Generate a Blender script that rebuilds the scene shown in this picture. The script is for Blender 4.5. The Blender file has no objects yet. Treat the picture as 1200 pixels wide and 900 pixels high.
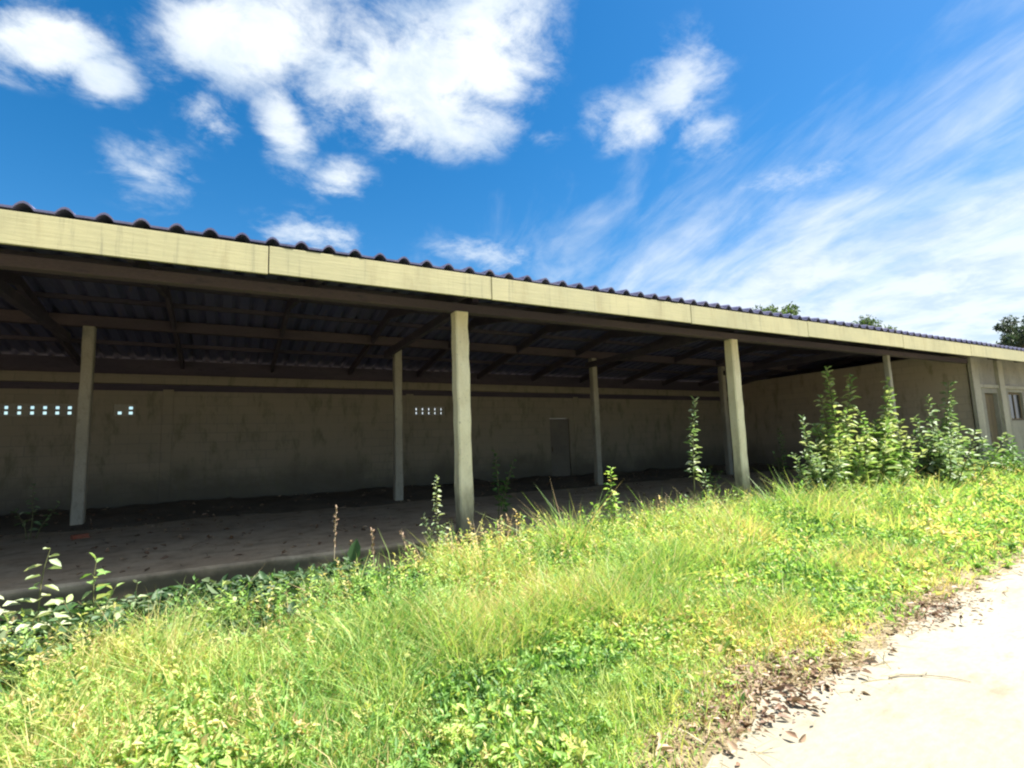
import bpy, bmesh, math, random
import numpy as np
from mathutils import Vector, Matrix

R = math.radians
SC = bpy.context.scene
COL = SC.collection
random.seed(7)
RNG = np.random.default_rng(11)

# ------------------------------------------------------------------ camera
cam_d = bpy.data.cameras.new('camera')
cam = bpy.data.objects.new('camera', cam_d)
COL.objects.link(cam)
SC.camera = cam
fw = Vector((0.47828, 0.87019, 0.11840))
rt = Vector((0.87779, -0.47786, -0.03379))
up = rt.cross(fw)
m = Matrix((rt, up, -fw)).transposed().to_4x4()
m.translation = (0, 0, 1.2258)
cam.matrix_world = m
cam_d.sensor_width = 36.0
cam_d.lens = 18.284
cam_d.clip_start = 0.05
cam_d.clip_end = 3000

# ------------------------------------------------------------------ sun, sky, exposure
SUN = Vector((0.50, -0.20, 0.84)).normalized()
sd = bpy.data.lights.new('sun', 'SUN')
sd.energy = 5.0
sd.angle = R(0.53)
sd.color = (1.0, 0.95, 0.86)
so = bpy.data.objects.new('sun', sd)
COL.objects.link(so)
so.rotation_euler = SUN.to_track_quat('Z', 'Y').to_euler()
so.location = (10, -10, 30)

vs = SC.view_settings
vs.view_transform = 'Standard'
vs.look = 'None'
vs.gamma = 1
vs.use_curve_mapping = False
vs.exposure = 1.75
SC.cycles.filter_width = 2.2

W = bpy.data.worlds.new('World')
SC.world = W
W.use_nodes = True
nt = W.node_tree
nt.nodes.clear()


def N(tree, typ, **kw):
    n = tree.nodes.new(typ)
    for k, v in kw.items():
        setattr(n, k, v)
    return n


def vmath(tree, op, a, b=None):
    n = N(tree, 'ShaderNodeVectorMath', operation=op)
    for i, x in enumerate((a, b)):
        if x is None:
            continue
        if isinstance(x, (tuple, list)):
            n.inputs[i].default_value = x
        else:
            tree.links.new(x, n.inputs[i])
    return n.outputs['Value'] if op in ('DOT_PRODUCT', 'LENGTH') else n.outputs['Vector']


def fmath(tree, op, a, b=None, clamp=False):
    n = N(tree, 'ShaderNodeMath', operation=op, use_clamp=clamp)
    for i, x in enumerate((a, b)):
        if x is None:
            continue
        if isinstance(x, (int, float)):
            n.inputs[i].default_value = x
        else:
            tree.links.new(x, n.inputs[i])
    return n.outputs[0]


def sstep(tree, x, a, b, lo=0.0, hi=1.0):
    n = N(tree, 'ShaderNodeMapRange', interpolation_type='SMOOTHSTEP')
    tree.links.new(x, n.inputs[0])
    for i, v in enumerate((a, b, lo, hi)):
        n.inputs[i + 1].default_value = v
    return n.outputs[0]


def mix(tree, fac, a, b, blend='MIX'):
    n = N(tree, 'ShaderNodeMix', data_type='RGBA', blend_type=blend)
    for sock, x in ((n.inputs[0], fac), (n.inputs[6], a), (n.inputs[7], b)):
        if isinstance(x, (int, float)):
            sock.default_value = x
        elif isinstance(x, (tuple, list)):
            sock.default_value = (*x[:3], 1)
        else:
            tree.links.new(x, sock)
    return n.outputs[2]


def noise(tree, vec, scale, detail=6, rough=0.55, dist=0.0):
    n = N(tree, 'ShaderNodeTexNoise')
    if vec is not None:
        tree.links.new(vec, n.inputs['Vector'])
    n.inputs['Scale'].default_value = scale
    n.inputs['Detail'].default_value = detail
    n.inputs['Roughness'].default_value = rough
    n.inputs['Distortion'].default_value = dist
    return n.outputs[0]


sky = N(nt, 'ShaderNodeTexSky', sky_type='NISHITA')
sky.sun_disc = False
sky.sun_elevation = math.asin(SUN.z)
sky.sun_rotation = math.atan2(SUN.x, SUN.y)
sky.air_density = 1.0
sky.dust_density = 0.35
sky.ozone_density = 2.2
hsv = N(nt, 'ShaderNodeHueSaturation')
hsv.inputs['Hue'].default_value = 0.497
hsv.inputs['Saturation'].default_value = 1.42
hsv.inputs['Value'].default_value = 0.80
nt.links.new(sky.outputs[0], hsv.inputs['Color'])

tc = N(nt, 'ShaderNodeTexCoord')
sep = N(nt, 'ShaderNodeSeparateXYZ')
nt.links.new(tc.outputs['Generated'], sep.inputs[0])
zz = fmath(nt, 'ADD', fmath(nt, 'MAXIMUM', sep.outputs[2], 0.0), 0.15)
comb = N(nt, 'ShaderNodeCombineXYZ')
nt.links.new(fmath(nt, 'DIVIDE', sep.outputs[0], zz), comb.inputs[0])
nt.links.new(fmath(nt, 'DIVIDE', sep.outputs[1], zz), comb.inputs[1])
UV = comb.outputs[0]
# cloud banks: (centre, 2x2 shape, weight) on the cloud plane overhead
CL = [(-0.318, 1.195, 10.166, 2.271, 4.618, 11.731, 1.0), (-0.242, 1.243, 14.526, 5.718, -5.138, 11.324, 0.8),
      (0.014, 1.043, 6.153, -0.209, 3.485, 8.029, 1.0), (0.309, 1.014, 4.425, -1.315, 2.45, 5.28, 1.0),
      (0.443, 0.866, 7.405, -3.547, 2.574, 5.2, 1.0), (0.443, 1.107, 5.026, -1.931, 3.683, 7.877, 0.8),
      (-0.056, 1.3, 15.085, 7.437, -12.323, 9.038, 0.7), (0.105, 1.287, 16.89, -4.606, 4.738, 5.304, 0.75),
      (0.258, 1.432, 12.028, -2.207, 4.089, 10.027, 0.7), (-0.197, 1.575, 9.007, 2.362, -2.486, 5.725, 0.45),
      (0.239, 1.745, 6.348, -0.371, -0.079, 8.281, 0.6), (0.825, 1.665, 4.835, -2.061, 2.151, 8.525, 0.5),
      (0.868, 0.757, 10.165, -2.735, -0.901, 8.383, 0.6), (0.866, 0.904, 7.271, -6.366, 4.718, 8.745, 0.65),
      (1.039, 0.851, 7.108, -7.844, 5.614, 9.934, 0.55), (0.683, 1.041, 13.083, -8.035, 9.066, 18.011, 0.35),
      (1.314, 1.033, 3.915, -5.666, 20.268, 15.056, 0.25), (1.377, 0.848, 2.541, -4.649, 10.184, 7.415, 0.36)]
acc = None
for cx, cy, a, b, c, d, w in CL:
    dv = vmath(nt, 'SUBTRACT', UV, (cx, cy, 0))
    cc = N(nt, 'ShaderNodeCombineXYZ')
    nt.links.new(vmath(nt, 'DOT_PRODUCT', dv, (a, b, 0)), cc.inputs[0])
    nt.links.new(vmath(nt, 'DOT_PRODUCT', dv, (c, d, 0)), cc.inputs[1])
    f = sstep(nt, vmath(nt, 'LENGTH', cc.outputs[0]), 0.0, 1.95, w * 1.08, 0.0)
    acc = f if acc is None else fmath(nt, 'MAXIMUM', acc, f)
# broken cumulus added behind the camera, out of view, to whiten ambient light
n3 = noise(nt, UV, 0.8, 5, 0.55, 0.2)
half = sstep(nt, sep.outputs[1], -0.25, 0.2, 1.0, 0.0)
acc = fmath(nt, 'MAXIMUM', acc, fmath(nt, 'MULTIPLY', sstep(nt, n3, 0.40, 0.55), half))
n1 = noise(nt, UV, 6.5, 11, 0.66, 0.25)
n2 = noise(nt, UV, 2.1, 4, 0.5, 0.0)
dens = fmath(nt, 'ADD', acc, fmath(nt, 'MULTIPLY', fmath(nt, 'SUBTRACT', n1, 0.5), 2.3))
dens = fmath(nt, 'ADD', dens, fmath(nt, 'MULTIPLY', fmath(nt, 'SUBTRACT', n2, 0.5), 0.6))
cum = fmath(nt, 'MULTIPLY', fmath(nt, 'MULTIPLY', sstep(nt, dens, 0.08, 0.98), sstep(nt, acc, 0.02, 0.3)), sstep(nt, acc, 0.0, 0.95, 0.42, 1.0))
# cirrus veil towards the sunny end of the shed
mp = N(nt, 'ShaderNodeMapping')
mp.inputs['Rotation'].default_value = (0, 0, R(-74))
mp.inputs['Scale'].default_value = (1.0, 1.0, 1.0)
nt.links.new(UV, mp.inputs[0])
st = vmath(nt, 'MULTIPLY', mp.outputs[0], (1.5, 4.0, 1))
vn = noise(nt, st, 1.0, 8, 0.6, 0.5)
lin = vmath(nt, 'DOT_PRODUCT', UV, (0.50, 0.12, 0))
veil = sstep(nt, fmath(nt, 'ADD', lin, fmath(nt, 'MULTIPLY', fmath(nt, 'SUBTRACT', vn, 0.5), 1.1)), 0.58, 1.30, 0, 0.86)
alpha = fmath(nt, 'SUBTRACT', 1.0, fmath(nt, 'MULTIPLY', fmath(nt, 'SUBTRACT', 1.0, cum), fmath(nt, 'SUBTRACT', 1.0, veil)))
# the cloud layer, then the sky strength
thick = sstep(nt, noise(nt, vmath(nt, 'ADD', UV, (0.05, -0.03, 0)), 4.2, 8, 0.62, 0.3), 0.40, 0.68)
ccol = mix(nt, thick, (4.7, 5.0, 5.2), (3.3, 3.9, 4.6))
cloudy = mix(nt, alpha, hsv.outputs[0], ccol)
bg = N(nt, 'ShaderNodeBackground')
bg.inputs['Strength'].default_value = 0.066
nt.links.new(cloudy, bg.inputs[0])
wo = N(nt, 'ShaderNodeOutputWorld')
nt.links.new(bg.outputs[0], wo.inputs[0])

# ------------------------------------------------------------------ helpers
def tag(o, label=None, cat=None, group=None, kind=None):
    if label: o['label'] = label
    if cat: o['category'] = cat
    if group: o['group'] = group
    if kind: o['kind'] = kind
    return o


def empty(name, loc=(0, 0, 0), rz=0.0):
    o = bpy.data.objects.new(name, None)
    o.empty_display_size = 0.2
    COL.objects.link(o)
    o.location = loc
    o.rotation_euler = (0, 0, rz)
    return o


def obj(name, bm, mat, parent=None, smooth=False, bevel=0.0):
    me = bpy.data.meshes.new(name)
    if not isinstance(bm, tuple):
        bmesh.ops.recalc_face_normals(bm, faces=bm.faces)
        bm.to_mesh(me)
        bm.free()
    else:
        me.from_pydata(*bm)
    me.materials.append(mat)
    if smooth:
        for p in me.polygons: p.use_smooth = True
    o = bpy.data.objects.new(name, me)
    COL.objects.link(o)
    if parent: o.parent = parent
    if bevel:
        b = o.modifiers.new('bevel', 'BEVEL')
        b.width = bevel; b.segments = 2; b.limit_method = 'ANGLE'
    return o


def box(bm, x0, x1, y0, y1, z0, z1):
    v = [bm.verts.new(c) for c in ((x0, y0, z0), (x1, y0, z0), (x1, y1, z0), (x0, y1, z0), (x0, y0, z1), (x1, y0, z1), (x1, y1, z1), (x0, y1, z1))]
    for f in ((3, 2, 1, 0), (4, 5, 6, 7), (0, 1, 5, 4), (1, 2, 6, 5), (2, 3, 7, 6), (3, 0, 4, 7)):
        bm.faces.new([v[i] for i in f])


def boxes(*bs):
    bm = bmesh.new()
    for b in bs: box(bm, *b)
    return bm


def tube(bm, pts, rad, sides=6):
    rings = []
    pts = [Vector(p) for p in pts]
    for i, p in enumerate(pts):
        t = (pts[min(i + 1, len(pts) - 1)] - pts[max(i - 1, 0)]).normalized()
        a = t.orthogonal().normalized(); b = t.cross(a)
        r = rad[i] if isinstance(rad, (list, tuple)) else rad
        rings.append([bm.verts.new(p + (a * math.cos(k * 2 * math.pi / sides) + b * math.sin(k * 2 * math.pi / sides)) * r) for k in range(sides)])
    for i in range(len(rings) - 1):
        for k in range(sides):
            bm.faces.new((rings[i][k], rings[i][(k + 1) % sides], rings[i + 1][(k + 1) % sides], rings[i + 1][k]))
    bm.faces.new(rings[0][::-1]); bm.faces.new(rings[-1])


def vnoise(x, y, seed=0):
    """value noise, 0..1"""
    xi = np.floor(x).astype(np.int64); yi = np.floor(y).astype(np.int64)
    xf = x - xi; yf = y - yi
    def h(a, b):
        n = (a * 374761393 + b * 668265263 + seed * 974711) & 0x7fffffff
        n = ((n ^ (n >> 13)) * 1274126177) & 0x7fffffff
        return ((n ^ (n >> 16)) & 0xffff) / 65535.0
    u = xf * xf * (3 - 2 * xf); v = yf * yf * (3 - 2 * yf)
    return (h(xi, yi) * (1 - u) + h(xi + 1, yi) * u) * (1 - v) + (h(xi, yi + 1) * (1 - u) + h(xi + 1, yi + 1) * u) * v


def fbm(x, y, seed=0, o=4):
    s = 0; a = 0.5; t = 0
    for i in range(o):
        s = s + a * vnoise(x * 2 ** i, y * 2 ** i, seed + i); t += a; a *= .5
    return s / t


# ------------------------------------------------------------------ materials
def material(name, rough=0.85, spec=0.25):
    mt = bpy.data.materials.new(name)
    mt.use_nodes = True
    t = mt.node_tree
    p = t.nodes['Principled BSDF']
    p.inputs['Roughness'].default_value = rough
    p.inputs['Specular IOR Level'].default_value = spec
    t2 = N(t, 'ShaderNodeTexCoord')
    return mt, t, p, t2.outputs['Object']


def bump(t, p, h, strength, dist=0.02):
    b = N(t, 'ShaderNodeBump')
    b.inputs['Strength'].default_value = strength
    b.inputs['Distance'].default_value = dist
    t.links.new(h, b.inputs['Height'])
    t.links.new(b.outputs[0], p.inputs['Normal'])


def mottled(name, c1, c2, c3=None, s1=1.2, s2=9.0, rough=0.88, bstr=0.3, stretch=(1, 1, 1), spec=0.2):
    mt, t, p, co = material(name, rough, spec)
    v = vmath(t, 'MULTIPLY', co, stretch)
    a = noise(t, v, s1, 6, 0.6, 0.2); b = noise(t, v, s2, 6, 0.65)
    col = mix(t, sstep(t, a, 0.36, 0.66), c1, c2)
    if c3: col = mix(t, sstep(t, b, 0.52, 0.72, 0, 0.75), col, c3)
    col = mix(t, sstep(t, noise(t, v, s2 * 6, 3), 0.3, 0.7, 0.0, 0.3), col, tuple(x * 0.6 for x in c1))
    t.links.new(col, p.inputs['Base Color'])
    bump(t, p, b, bstr)
    return mt


M = {}
M['ground'] = mottled('soil_ground', (0.19, 0.15, 0.09), (0.26, 0.21, 0.135), (0.12, 0.10, 0.055), 0.5, 5)
M['field'] = M['ground']
M['dirt'] = mottled('dark_soil', (0.11, 0.088, 0.065), (0.17, 0.135, 0.10), (0.07, 0.058, 0.045), 1.3, 14, bstr=0.6)
M['slab'] = mottled('old_concrete_floor', (0.42, 0.32, 0.225), (0.50, 0.40, 0.29), (0.26, 0.21, 0.135), 0.8, 5, bstr=0.3)
M['soil'] = mottled('dark_soil_strip', (0.05, 0.042, 0.03), (0.085, 0.07, 0.05), (0.035, 0.04, 0.02), 1.3, 12, bstr=0.6)
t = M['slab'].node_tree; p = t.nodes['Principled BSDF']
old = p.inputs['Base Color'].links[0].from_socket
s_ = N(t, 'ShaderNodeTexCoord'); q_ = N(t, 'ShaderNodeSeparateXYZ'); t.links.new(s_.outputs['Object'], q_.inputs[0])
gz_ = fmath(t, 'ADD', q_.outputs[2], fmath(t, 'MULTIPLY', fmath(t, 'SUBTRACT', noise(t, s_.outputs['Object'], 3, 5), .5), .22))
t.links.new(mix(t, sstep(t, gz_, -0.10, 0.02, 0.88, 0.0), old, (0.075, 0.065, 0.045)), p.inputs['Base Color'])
M['road'] = mottled('pale_sandy_road', (0.27, 0.247, 0.19), (0.325, 0.30, 0.237), (0.19, 0.162, 0.112), 0.8, 5, bstr=0.9, stretch=(0.45, 1, 1))
M['timber'] = mottled('dark_timber', (0.06, 0.052, 0.075), (0.085, 0.07, 0.09), (0.04, 0.037, 0.055), 2.0, 16, stretch=(0.25, 1, 1), bstr=0.3)
M['beam'] = mottled('brown_timber_beam', (0.078, 0.062, 0.075), (0.11, 0.084, 0.09), (0.055, 0.048, 0.065), 1.5, 14, stretch=(0.25, 1, 1), bstr=0.3)
M['render'] = mottled('grey_render', (0.26, 0.245, 0.215), (0.36, 0.34, 0.29), (0.17, 0.165, 0.15), 0.8, 6, stretch=(1, 1, 0.5), bstr=0.3)
M['door'] = mottled('weathered_brown_door', (0.13, 0.10, 0.065), (0.19, 0.15, 0.10), (0.07, 0.055, 0.04), 2.5, 18, stretch=(3, 1, 0.3))
M['darkdoor'] = mottled('dark_steel_door', (0.14, 0.128, 0.11), (0.17, 0.152, 0.125), (0.10, 0.094, 0.085), 1.5, 9, rough=0.6)
M['glass'] = mottled('dark_glass', (0.012, 0.013, 0.015), (0.02, 0.021, 0.024), None, 1.0, 3, rough=0.15, bstr=0.0, spec=0.5)
M['bark'] = mottled('tree_bark', (0.11, 0.085, 0.06), (0.17, 0.14, 0.105), (0.06, 0.05, 0.04), 3, 14, stretch=(1, 1, 0.3), bstr=0.6)
M['stem'] = mottled('weed_stem', (0.10, 0.12, 0.045), (0.17, 0.15, 0.08), None, 6, 30)
M['drystem'] = mottled('dry_straw_stem', (0.33, 0.28, 0.19), (0.42, 0.36, 0.26), None, 6, 30)
M['brick'] = mottled('broken_red_brick', (0.26, 0.085, 0.05), (0.34, 0.13, 0.08), (0.2, 0.15, 0.12), 9, 40)

# painted posts: chalky whitewash, grime rising from the foot and lime streaks
mt, t, p, co = material('whitewashed_post', 0.9, 0.15)
sx = N(t, 'ShaderNodeSeparateXYZ'); t.links.new(co, sx.inputs[0])
a = noise(t, vmath(t, 'MULTIPLY', co, (1, 1, 0.35)), 5, 6, 0.65, 0.3)
col = mix(t, sstep(t, a, 0.38, 0.7), (0.82, 0.75, 0.54), (0.70, 0.62, 0.42))
gr = fmath(t, 'ADD', sx.outputs[2], fmath(t, 'MULTIPLY', a, -1.1))
col = mix(t, sstep(t, gr, -0.45, 0.55, 0.9, 0.0), col, (0.13, 0.115, 0.09))
col = mix(t, sstep(t, noise(t, co, 28, 4), 0.6, 0.74, 0, 0.6), col, (0.22, 0.2, 0.16))
t.links.new(col, p.inputs['Base Color']); bump(t, p, noise(t, co, 22, 5), 0.5, 0.01)
M['post'] = mt

# cream fascia board: yellowed paint, rain streaks, algae
mt, t, p, co = material('cream_painted_fascia', 0.7, 0.3)
a = noise(t, vmath(t, 'MULTIPLY', co, (1.2, 1, 0.25)), 3.0, 7, 0.65, 0.3)
b = noise(t, co, 0.8, 5, 0.6)
col = mix(t, sstep(t, b, 0.35, 0.65), (0.43, 0.40, 0.23), (0.36, 0.345, 0.205))
col = mix(t, sstep(t, a, 0.48, 0.76, 0, 0.75), col, (0.29, 0.255, 0.14))
col = mix(t, sstep(t, noise(t, vmath(t, 'MULTIPLY', co, (9, 1, 0.5)), 1.5, 5, 0.7), 0.54, 0.74, 0, 0.7), col, (0.22, 0.215, 0.14))
t.links.new(col, p.inputs['Base Color']); bump(t, p, noise(t, vmath(t, 'MULTIPLY', co, (0.4, 1, 6)), 6, 5), 0.25, 0.01)
M['fascia'] = mt

# roof sheet: weathered dark fibre cement, blue-violet with rusty lichen
mt, t, p, co = material('dark_roof_sheet', 0.8, 0.3)
a = noise(t, co, 0.9, 6, 0.6, 0.3); b = noise(t, vmath(t, 'MULTIPLY', co, (4, 0.8, 1)), 3, 5)
col = mix(t, sstep(t, a, 0.35, 0.65), (0.07, 0.078, 0.165), (0.095, 0.095, 0.17))
col = mix(t, sstep(t, b, 0.56, 0.72, 0, 0.7), col, (0.13, 0.10, 0.12))
t.links.new(col, p.inputs['Base Color']); bump(t, p, b, 0.2)
M['roof'] = mt

# block wall: rendered thinly, courses showing through, damp rising
M['innerpost'] = mottled('grey_cast_post', (0.33, 0.31, 0.255), (0.43, 0.40, 0.33), (0.22, 0.205, 0.17), 2.2, 12, stretch=(1, 1, 0.4), bstr=0.5)

def blockwall(name, axis, k=(1, 1, 1)):
    mt, t, p, co = material(name, 0.92, 0.15)
    s = N(t, 'ShaderNodeSeparateXYZ'); t.links.new(co, s.inputs[0])
    c = N(t, 'ShaderNodeCombineXYZ')
    t.links.new(s.outputs[axis], c.inputs[0]); t.links.new(s.outputs[2], c.inputs[1])
    br = N(t, 'ShaderNodeTexBrick')
    t.links.new(c.outputs[0], br.inputs['Vector'])
    br.inputs['Scale'].default_value = 1.0
    br.inputs['Brick Width'].default_value = 0.45
    br.inputs['Row Height'].default_value = 0.225
    br.inputs['Mortar Size'].default_value = 0.014
    br.inputs['Mortar Smooth'].default_value = 0.6
    br.inputs['Color1'].default_value = (0.25, 0.222, 0.175, 1)
    br.inputs['Color2'].default_value = (0.22, 0.196, 0.155, 1)
    br.inputs['Mortar'].default_value = (0.18, 0.168, 0.14, 1)
    a = noise(t, co, 0.7, 7, 0.65, 0.4); b = noise(t, vmath(t, 'MULTIPLY', co, (1, 1, 0.35)), 4, 6, 0.65)
    col = mix(t, sstep(t, a, 0.35, 0.62, 0.1, 0.85), br.outputs[0], (0.245, 0.217, 0.168))
    damp = fmath(t, 'ADD', s.outputs[2], fmath(t, 'MULTIPLY', a, -1.9))
    col = mix(t, sstep(t, damp, -0.75, 0.25, 0.8, 0), col, (0.085, 0.08, 0.065))
    col = mix(t, sstep(t, b, 0.50, 0.70, 0, 0.75), col, (0.13, 0.125, 0.085))
    col = mix(t, 1.0, col, k, 'MULTIPLY')
    t.links.new(col, p.inputs['Base Color'])
    bump(t, p, mix(t, 0.4, br.outputs[1], b), 0.3, 0.01)
    return mt
M['wall'] = blockwall('old_block_wall', 0)
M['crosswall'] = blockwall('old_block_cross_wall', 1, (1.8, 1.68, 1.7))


def leafmat(name, ramp, patch_scale=0.7, patch=0.5, trans=0.35, rough=0.5):
    """diffuse + translucent leaf; hue picked per leaf from the 'tint' attribute plus slow patches of kind"""
    mt = bpy.data.materials.new(name)
    mt.use_nodes = True
    t = mt.node_tree
    t.nodes.clear()
    at = N(t, 'ShaderNodeAttribute', attribute_name='tint')
    g = N(t, 'ShaderNodeTexCoord')
    n = noise(t, g.outputs['Object'], patch_scale, 4, 0.55)
    f = fmath(t, 'ADD', at.outputs['Fac'], fmath(t, 'MULTIPLY', fmath(t, 'SUBTRACT', n, 0.5), patch * 2), True)
    r = N(t, 'ShaderNodeValToRGB')
    els = r.color_ramp.elements
    while len(els) < len(ramp): els.new(0.5)
    for e, (pos, c) in zip(els, ramp):
        e.position = pos; e.color = (*c, 1)
    t.links.new(f, r.inputs[0])
    pb = N(t, 'ShaderNodeBsdfPrincipled')
    pb.inputs['Roughness'].default_value = rough
    pb.inputs['Specular IOR Level'].default_value = 0.35
    t.links.new(r.outputs[0], pb.inputs['Base Color'])
    tr = N(t, 'ShaderNodeBsdfTranslucent')
    t.links.new(mix(t, 1.0, r.outputs[0], (1.1, 1.15, 0.6), 'MULTIPLY'), tr.inputs[0])
    ms = N(t, 'ShaderNodeMixShader')
    ms.inputs[0].default_value = trans
    t.links.new(pb.outputs[0], ms.inputs[1]); t.links.new(tr.outputs[0], ms.inputs[2])
    o = N(t, 'ShaderNodeOutputMaterial')
    t.links.new(ms.outputs[0], o.inputs[0])
    return mt


M['verge'] = leafmat('verge_leaves', [(0.0, (0.05, 0.13, 0.03)), (0.25, (0.17, 0.33, 0.085)), (0.55, (0.34, 0.51, 0.15)), (0.8, (0.53, 0.57, 0.20)), (1.0, (0.62, 0.47, 0.26))], 0.55, 0.5, 0.45)
M['weed'] = leafmat('weed_leaves', [(0.0, (0.035, 0.09, 0.025)), (0.5, (0.11, 0.23, 0.06)), (0.85, (0.24, 0.38, 0.12)), (1.0, (0.42, 0.47, 0.24))], 1.5, 0.3)
M['paleweed'] = leafmat('pale_weed_leaves', [(0.0, (0.08, 0.16, 0.065)), (0.5, (0.19, 0.29, 0.14)), (1.0, (0.46, 0.50, 0.34))], 2.5, 0.3)
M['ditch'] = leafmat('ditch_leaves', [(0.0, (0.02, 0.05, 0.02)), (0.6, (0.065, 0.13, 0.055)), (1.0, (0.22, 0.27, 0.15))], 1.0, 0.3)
M['tree'] = leafmat('tree_leaves', [(0.0, (0.035, 0.065, 0.022)), (0.6, (0.07, 0.12, 0.04)), (1.0, (0.12, 0.16, 0.06))], 0.3, 0.3)
M['bluetree'] = leafmat('dark_tree_leaves', [(0.0, (0.022, 0.04, 0.028)), (0.6, (0.04, 0.065, 0.045)), (1.0, (0.07, 0.095, 0.06))], 0.3, 0.3)
M['straw'] = leafmat('dry_straw', [(0.0, (0.20, 0.15, 0.08)), (0.6, (0.36, 0.29, 0.16)), (1.0, (0.46, 0.40, 0.25))], 2, 0.2, 0.2)
M['litter'] = leafmat('dead_leaves', [(0.0, (0.09, 0.05, 0.03)), (0.5, (0.2, 0.12, 0.075)), (1.0, (0.38, 0.28, 0.19))], 3, 0.2, 0.1)


# ------------------------------------------------------------------ leaf meshes (numpy)
def mesh_np(name, verts, faces_by_n, tint, mat, parent=None):
    """faces_by_n: list of int arrays (n,k)"""
    me = bpy.data.meshes.new(name)
    nv = len(verts)
    me.vertices.add(nv)
    me.vertices.foreach_set('co', verts.astype(np.float32).ravel())
    loops = np.concatenate([f.ravel() for f in faces_by_n]).astype(np.int32)
    sizes = np.concatenate([np.full(len(f), f.shape[1]) for f in faces_by_n]).astype(np.int32)
    me.loops.add(len(loops))
    me.loops.foreach_set('vertex_index', loops)
    me.polygons.add(len(sizes))
    me.polygons.foreach_set('loop_start', np.concatenate([[0], np.cumsum(sizes)[:-1]]).astype(np.int32))
    at = me.attributes.new('tint', 'FLOAT', 'POINT')
    at.data.foreach_set('value', tint.astype(np.float32))
    me.update(calc_edges=True)
    me.validate()
    me.materials.append(mat)
    o = bpy.data.objects.new(name, me)
    COL.objects.link(o)
    if parent: o.parent = parent
    return o


def leaves_np(base, direc, nrm, length, width, fold=0.25, droop=0.15):
    """leaf = 6 verts: base, 2 left, 2 right shoulders, tip folded on the midrib -> 2 quads"""
    n = len(base)
    d = direc / (np.linalg.norm(direc, axis=1, keepdims=True) + 1e-9)
    s = np.cross(d, nrm); s /= (np.linalg.norm(s, axis=1, keepdims=True) + 1e-9)
    u = np.cross(s, d)
    L = length[:, None]; Wd = width[:, None]
    v = np.empty((n, 6, 3))
    v[:, 0] = base
    v[:, 1] = base + d * L * .35 + s * Wd * .5 + u * Wd * fold
    v[:, 2] = base + d * L * .72 + s * Wd * .36 + u * (Wd * fold * .6 - L * droop * .4)
    v[:, 3] = base + d * L - u * L * droop
    v[:, 4] = base + d * L * .72 - s * Wd * .36 + u * (Wd * fold * .6 - L * droop * .4)
    v[:, 5] = base + d * L * .35 - s * Wd * .5 + u * Wd * fold
    i = np.arange(n)[:, None] * 6
    f = np.concatenate([i + np.array([[0, 1, 2, 3]]), i + np.array([[0, 3, 4, 5]])])
    return v.reshape(-1, 3), f


def blades_np(base, direc, length, width, bend):
    """grass blade: 5 verts"""
    n = len(base)
    d = direc / np.linalg.norm(direc, axis=1, keepdims=True)
    s = np.cross(d, RNG.normal(size=(n, 3))); s /= (np.linalg.norm(s, axis=1, keepdims=True) + 1e-9)
    L = length[:, None]; Wd = width[:, None]
    v = np.empty((n, 5, 3))
    v[:, 0] = base - s * Wd * .5
    v[:, 1] = base + s * Wd * .5
    mid = base + d * L * .55 + bend * L * .15
    v[:, 2] = mid + s * Wd * .42
    v[:, 3] = mid - s * Wd * .42
    v[:, 4] = base + d * L * .95 + bend * L * .55
    i = np.arange(n)[:, None] * 5
    return v.reshape(-1, 3), i + np.array([[0, 1, 2, 3]]), i + np.array([[3, 2, 4]])


# ------------------------------------------------------------------ the ground
G0 = -0.38
def road_edge(x):
    x = np.asarray(x, float)
    b = np.interp(x, [-30, -6, 0, 1.6, 2.2, 3.0, 3.7, 4.7, 6.0, 8.6, 14, 40], [1.4, 1.5, 1.7, 1.85, 2.02, 2.22, 2.2, 2.46, 2.5, 2.85, 3.2, 3.4])
    return b + 0.34 * (fbm(x * 1.3, x * 0 + 3.1, 5) - .5) + 0.22 * (fbm(x * 4.5, x * 0 + 9.1, 6, 3) - .5)


def ground_z(x, y):
    x = np.asarray(x, float); y = np.asarray(y, float)
    z = G0 + 0.0 * x
    verge = np.clip((y - road_edge(x)) / 1.0, 0, 1) * np.clip((7.0 - y) / 0.8, 0, 1)
    z = z + verge * (0.03 + 0.11 * (fbm(x * .9, y * .9, 21) - .35))
    ditch = np.clip((y - 6.0) / 0.4, 0, 1) * np.clip((7.1 - y) / 0.1, 0, 1)
    z = z - ditch * (0.08 - 0.05 * fbm(x * 2, y * 2, 33))
    inside = ((x > -14.3) & (x < 36.2) & (y > 7.08) & (y < 15.2))
    return np.where(inside, G0 - .05, z)


xs = np.concatenate([[-900, -400, -150, -60, -30, -20], np.arange(-15, 40, 0.16), [42, 50, 60, 80, 150, 400, 900]])
ys = np.concatenate([[-900, -300, -80, -20, -6, 0], np.arange(1, 7.2, 0.12), [7.3, 9, 12, 15.1, 15.5, 18, 25, 40, 80, 300, 900]])
X, Y = np.meshgrid(xs, ys)
V = np.stack([X, Y, ground_z(X, Y)], -1).reshape(-1, 3)
nx = len(xs)
ii = (np.arange(len(ys) - 1)[:, None] * nx + np.arange(nx - 1)[None]).ravel()
Fq = np.stack([ii, ii + 1, ii + 1 + nx, ii + nx], 1)
g = mesh_np('ground', V, [Fq], np.zeros(len(V)), M['ground'])
tag(g, kind='structure')

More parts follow.
